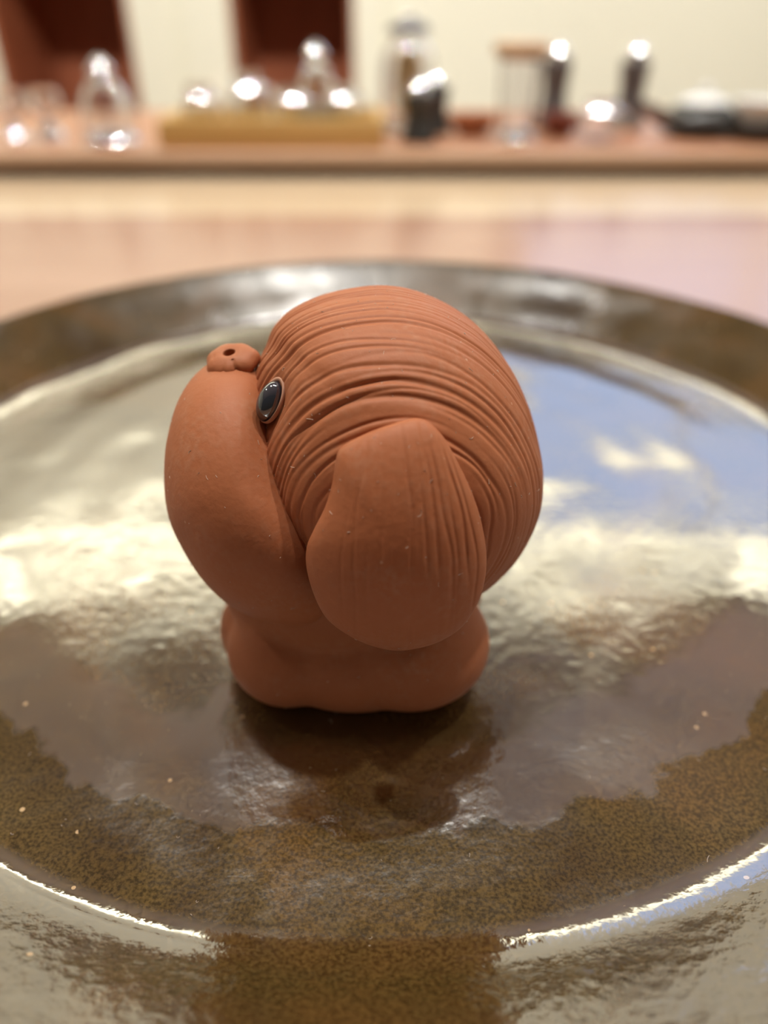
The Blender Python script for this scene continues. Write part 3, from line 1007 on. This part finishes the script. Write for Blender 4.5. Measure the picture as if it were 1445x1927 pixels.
# tall glass with wooden lid
Yg_ = 0.69
x, y, z = stand(968, Yg_)
hg = zpix(104, Yg_) - z
tg_ = thing('lidded_glass', 'tall clear glass with a flat pinkish wooden lid', 'glass', (x, y, z), 'glassware on the board')
vessel('glass_body', smooth_prof([(0.0125, 0), (0.014, 0.004), (0.0155, hg * 0.6), (0.017, hg)], 4), 0.0013, M_GLASS, tg_, None)
lathe('foot', [(1e-6, -0.0001), (0.0165, -0.0001), (0.0165, 0.003)] + cone(0.0165, 0.003, 0.0100) + [(1e-6, 0.0098)], M_SPARK, tg_)  # sloped mirror foot, added for a bright spot at the base
lathe('lid', smooth_prof([(1e-6, hg), (0.0200, hg), (0.0212, hg + 0.004), (0.0200, hg + 0.009), (1e-6, hg + 0.010)], 4), M_LIDWOOD, tg_)
cup(1122, 0.69, 188, 0.0155, 'small clear glass cup standing between the two tall grinders', BT, 'glass_cup', 'glassware on the board')

def bowl(name, px, Y, top, r, mat, label, cat):
    x, y, z = stand(px, Y)
    h = zpix(top, Y) - z
    p = smooth_prof([(1e-6, 0), (r * 0.55, 0), (r * 0.6, h * 0.1), (r * 0.92, h * 0.5), (r, h), (r * 0.93, h), (r * 0.84, h * 0.5), (r * 0.5, h * 0.2), (1e-6, h * 0.17)], 4)
    o = lathe(name, p, mat, None, (0, 0, 0), 40)
    o.location = (x, y, z)
    return tag(o, label, cat)
bowl('tea_bowl', 888, 0.735, 216, 0.021, M_TERRA, 'small orange terracotta bowl between charcoal grinder and lidded glass', 'bowl')
bowl('tea_bowl', 1052, 0.722, 216, 0.016, M_REDTERRA, 'small dark red bowl at the foot of the tall grinder', 'bowl')

# dark teapot
Yd = 0.72
x, y, z = stand(1312, Yd)
hd_ = zpix(196, Yd) - z
dt = thing('dark_teapot', 'squat charcoal glazed teapot with its lid shine coloured white and short spout', 'teapot', (x, y, z))
rb = 0.031
lathe('body', smooth_prof([(1e-6, 0), (rb * 0.6, 0), (rb * 0.95, hd_ * 0.25), (rb, hd_ * 0.5), (rb * 0.8, hd_ * 0.85), (rb * 0.5, hd_), (1e-6, hd_)], 5), M_BLACK, dt)
l_ = lathe('lid', smooth_prof([(1e-6, hd_), (rb * 0.62, hd_), (rb * 0.58, hd_ * 1.15), (rb * 0.2, hd_ * 1.32), (1e-6, hd_ * 1.33)], 5), M_PORCELAIN, dt)  # white stands for the shine on a dark lid and knob
lathe('knob', smooth_prof([(1e-6, hd_ * 1.3), (0.003, hd_ * 1.33), (0.0055, hd_ * 1.5), (1e-6, hd_ * 1.66)], 5), M_PORCELAIN, l_)
sp = [np.array([-rb * 0.75, 0, hd_ * 0.45]), np.array([-rb * 1.15, 0, hd_ * 0.62]), np.array([-rb * 1.45, 0, hd_ * 0.85]), np.array([-rb * 1.75, 0, hd_ * 0.95])]
Vs = []
for i, c in enumerate(sp):
    tg = sp[min(i + 1, 3)] - sp[max(i - 1, 0)]; tg /= np.linalg.norm(tg)
    s1 = np.array([0, 1.0, 0]); s2 = np.cross(tg, s1)
    rad = (0.0085, 0.0065, 0.005, 0.0042)[i]
    for j in range(16):
        a = 2 * math.pi * j / 16
        Vs.append(c + rad * (math.cos(a) * s1 + math.sin(a) * s2))
mesh('spout', np.array(Vs), grid_faces(4, 16), M_DARKWOOD, dt)

# white cup on a dark saucer
Yw = 0.70
x, y, z = stand(1424, Yw)
so = lathe('saucer', smooth_prof([(1e-6, 0), (0.020, 0), (0.028, 0.006), (0.030, 0.012), (0.028, 0.0125), (0.018, 0.006), (1e-6, 0.005)], 4), M_BLACK)
so.location = (x, y, z)
tag(so, 'dark round saucer under the white porcelain cup', 'saucer')
wc = lathe('porcelain_cup', smooth_prof([(1e-6, 0), (0.012, 0), (0.019, 0.008), (0.024, 0.020), (0.0225, 0.020), (0.017, 0.010), (1e-6, 0.004)], 5), M_PORCELAIN)
wc.location = (x, y, z + 0.0075)
tag(wc, 'white porcelain cup on a dark saucer at the right edge', 'cup')
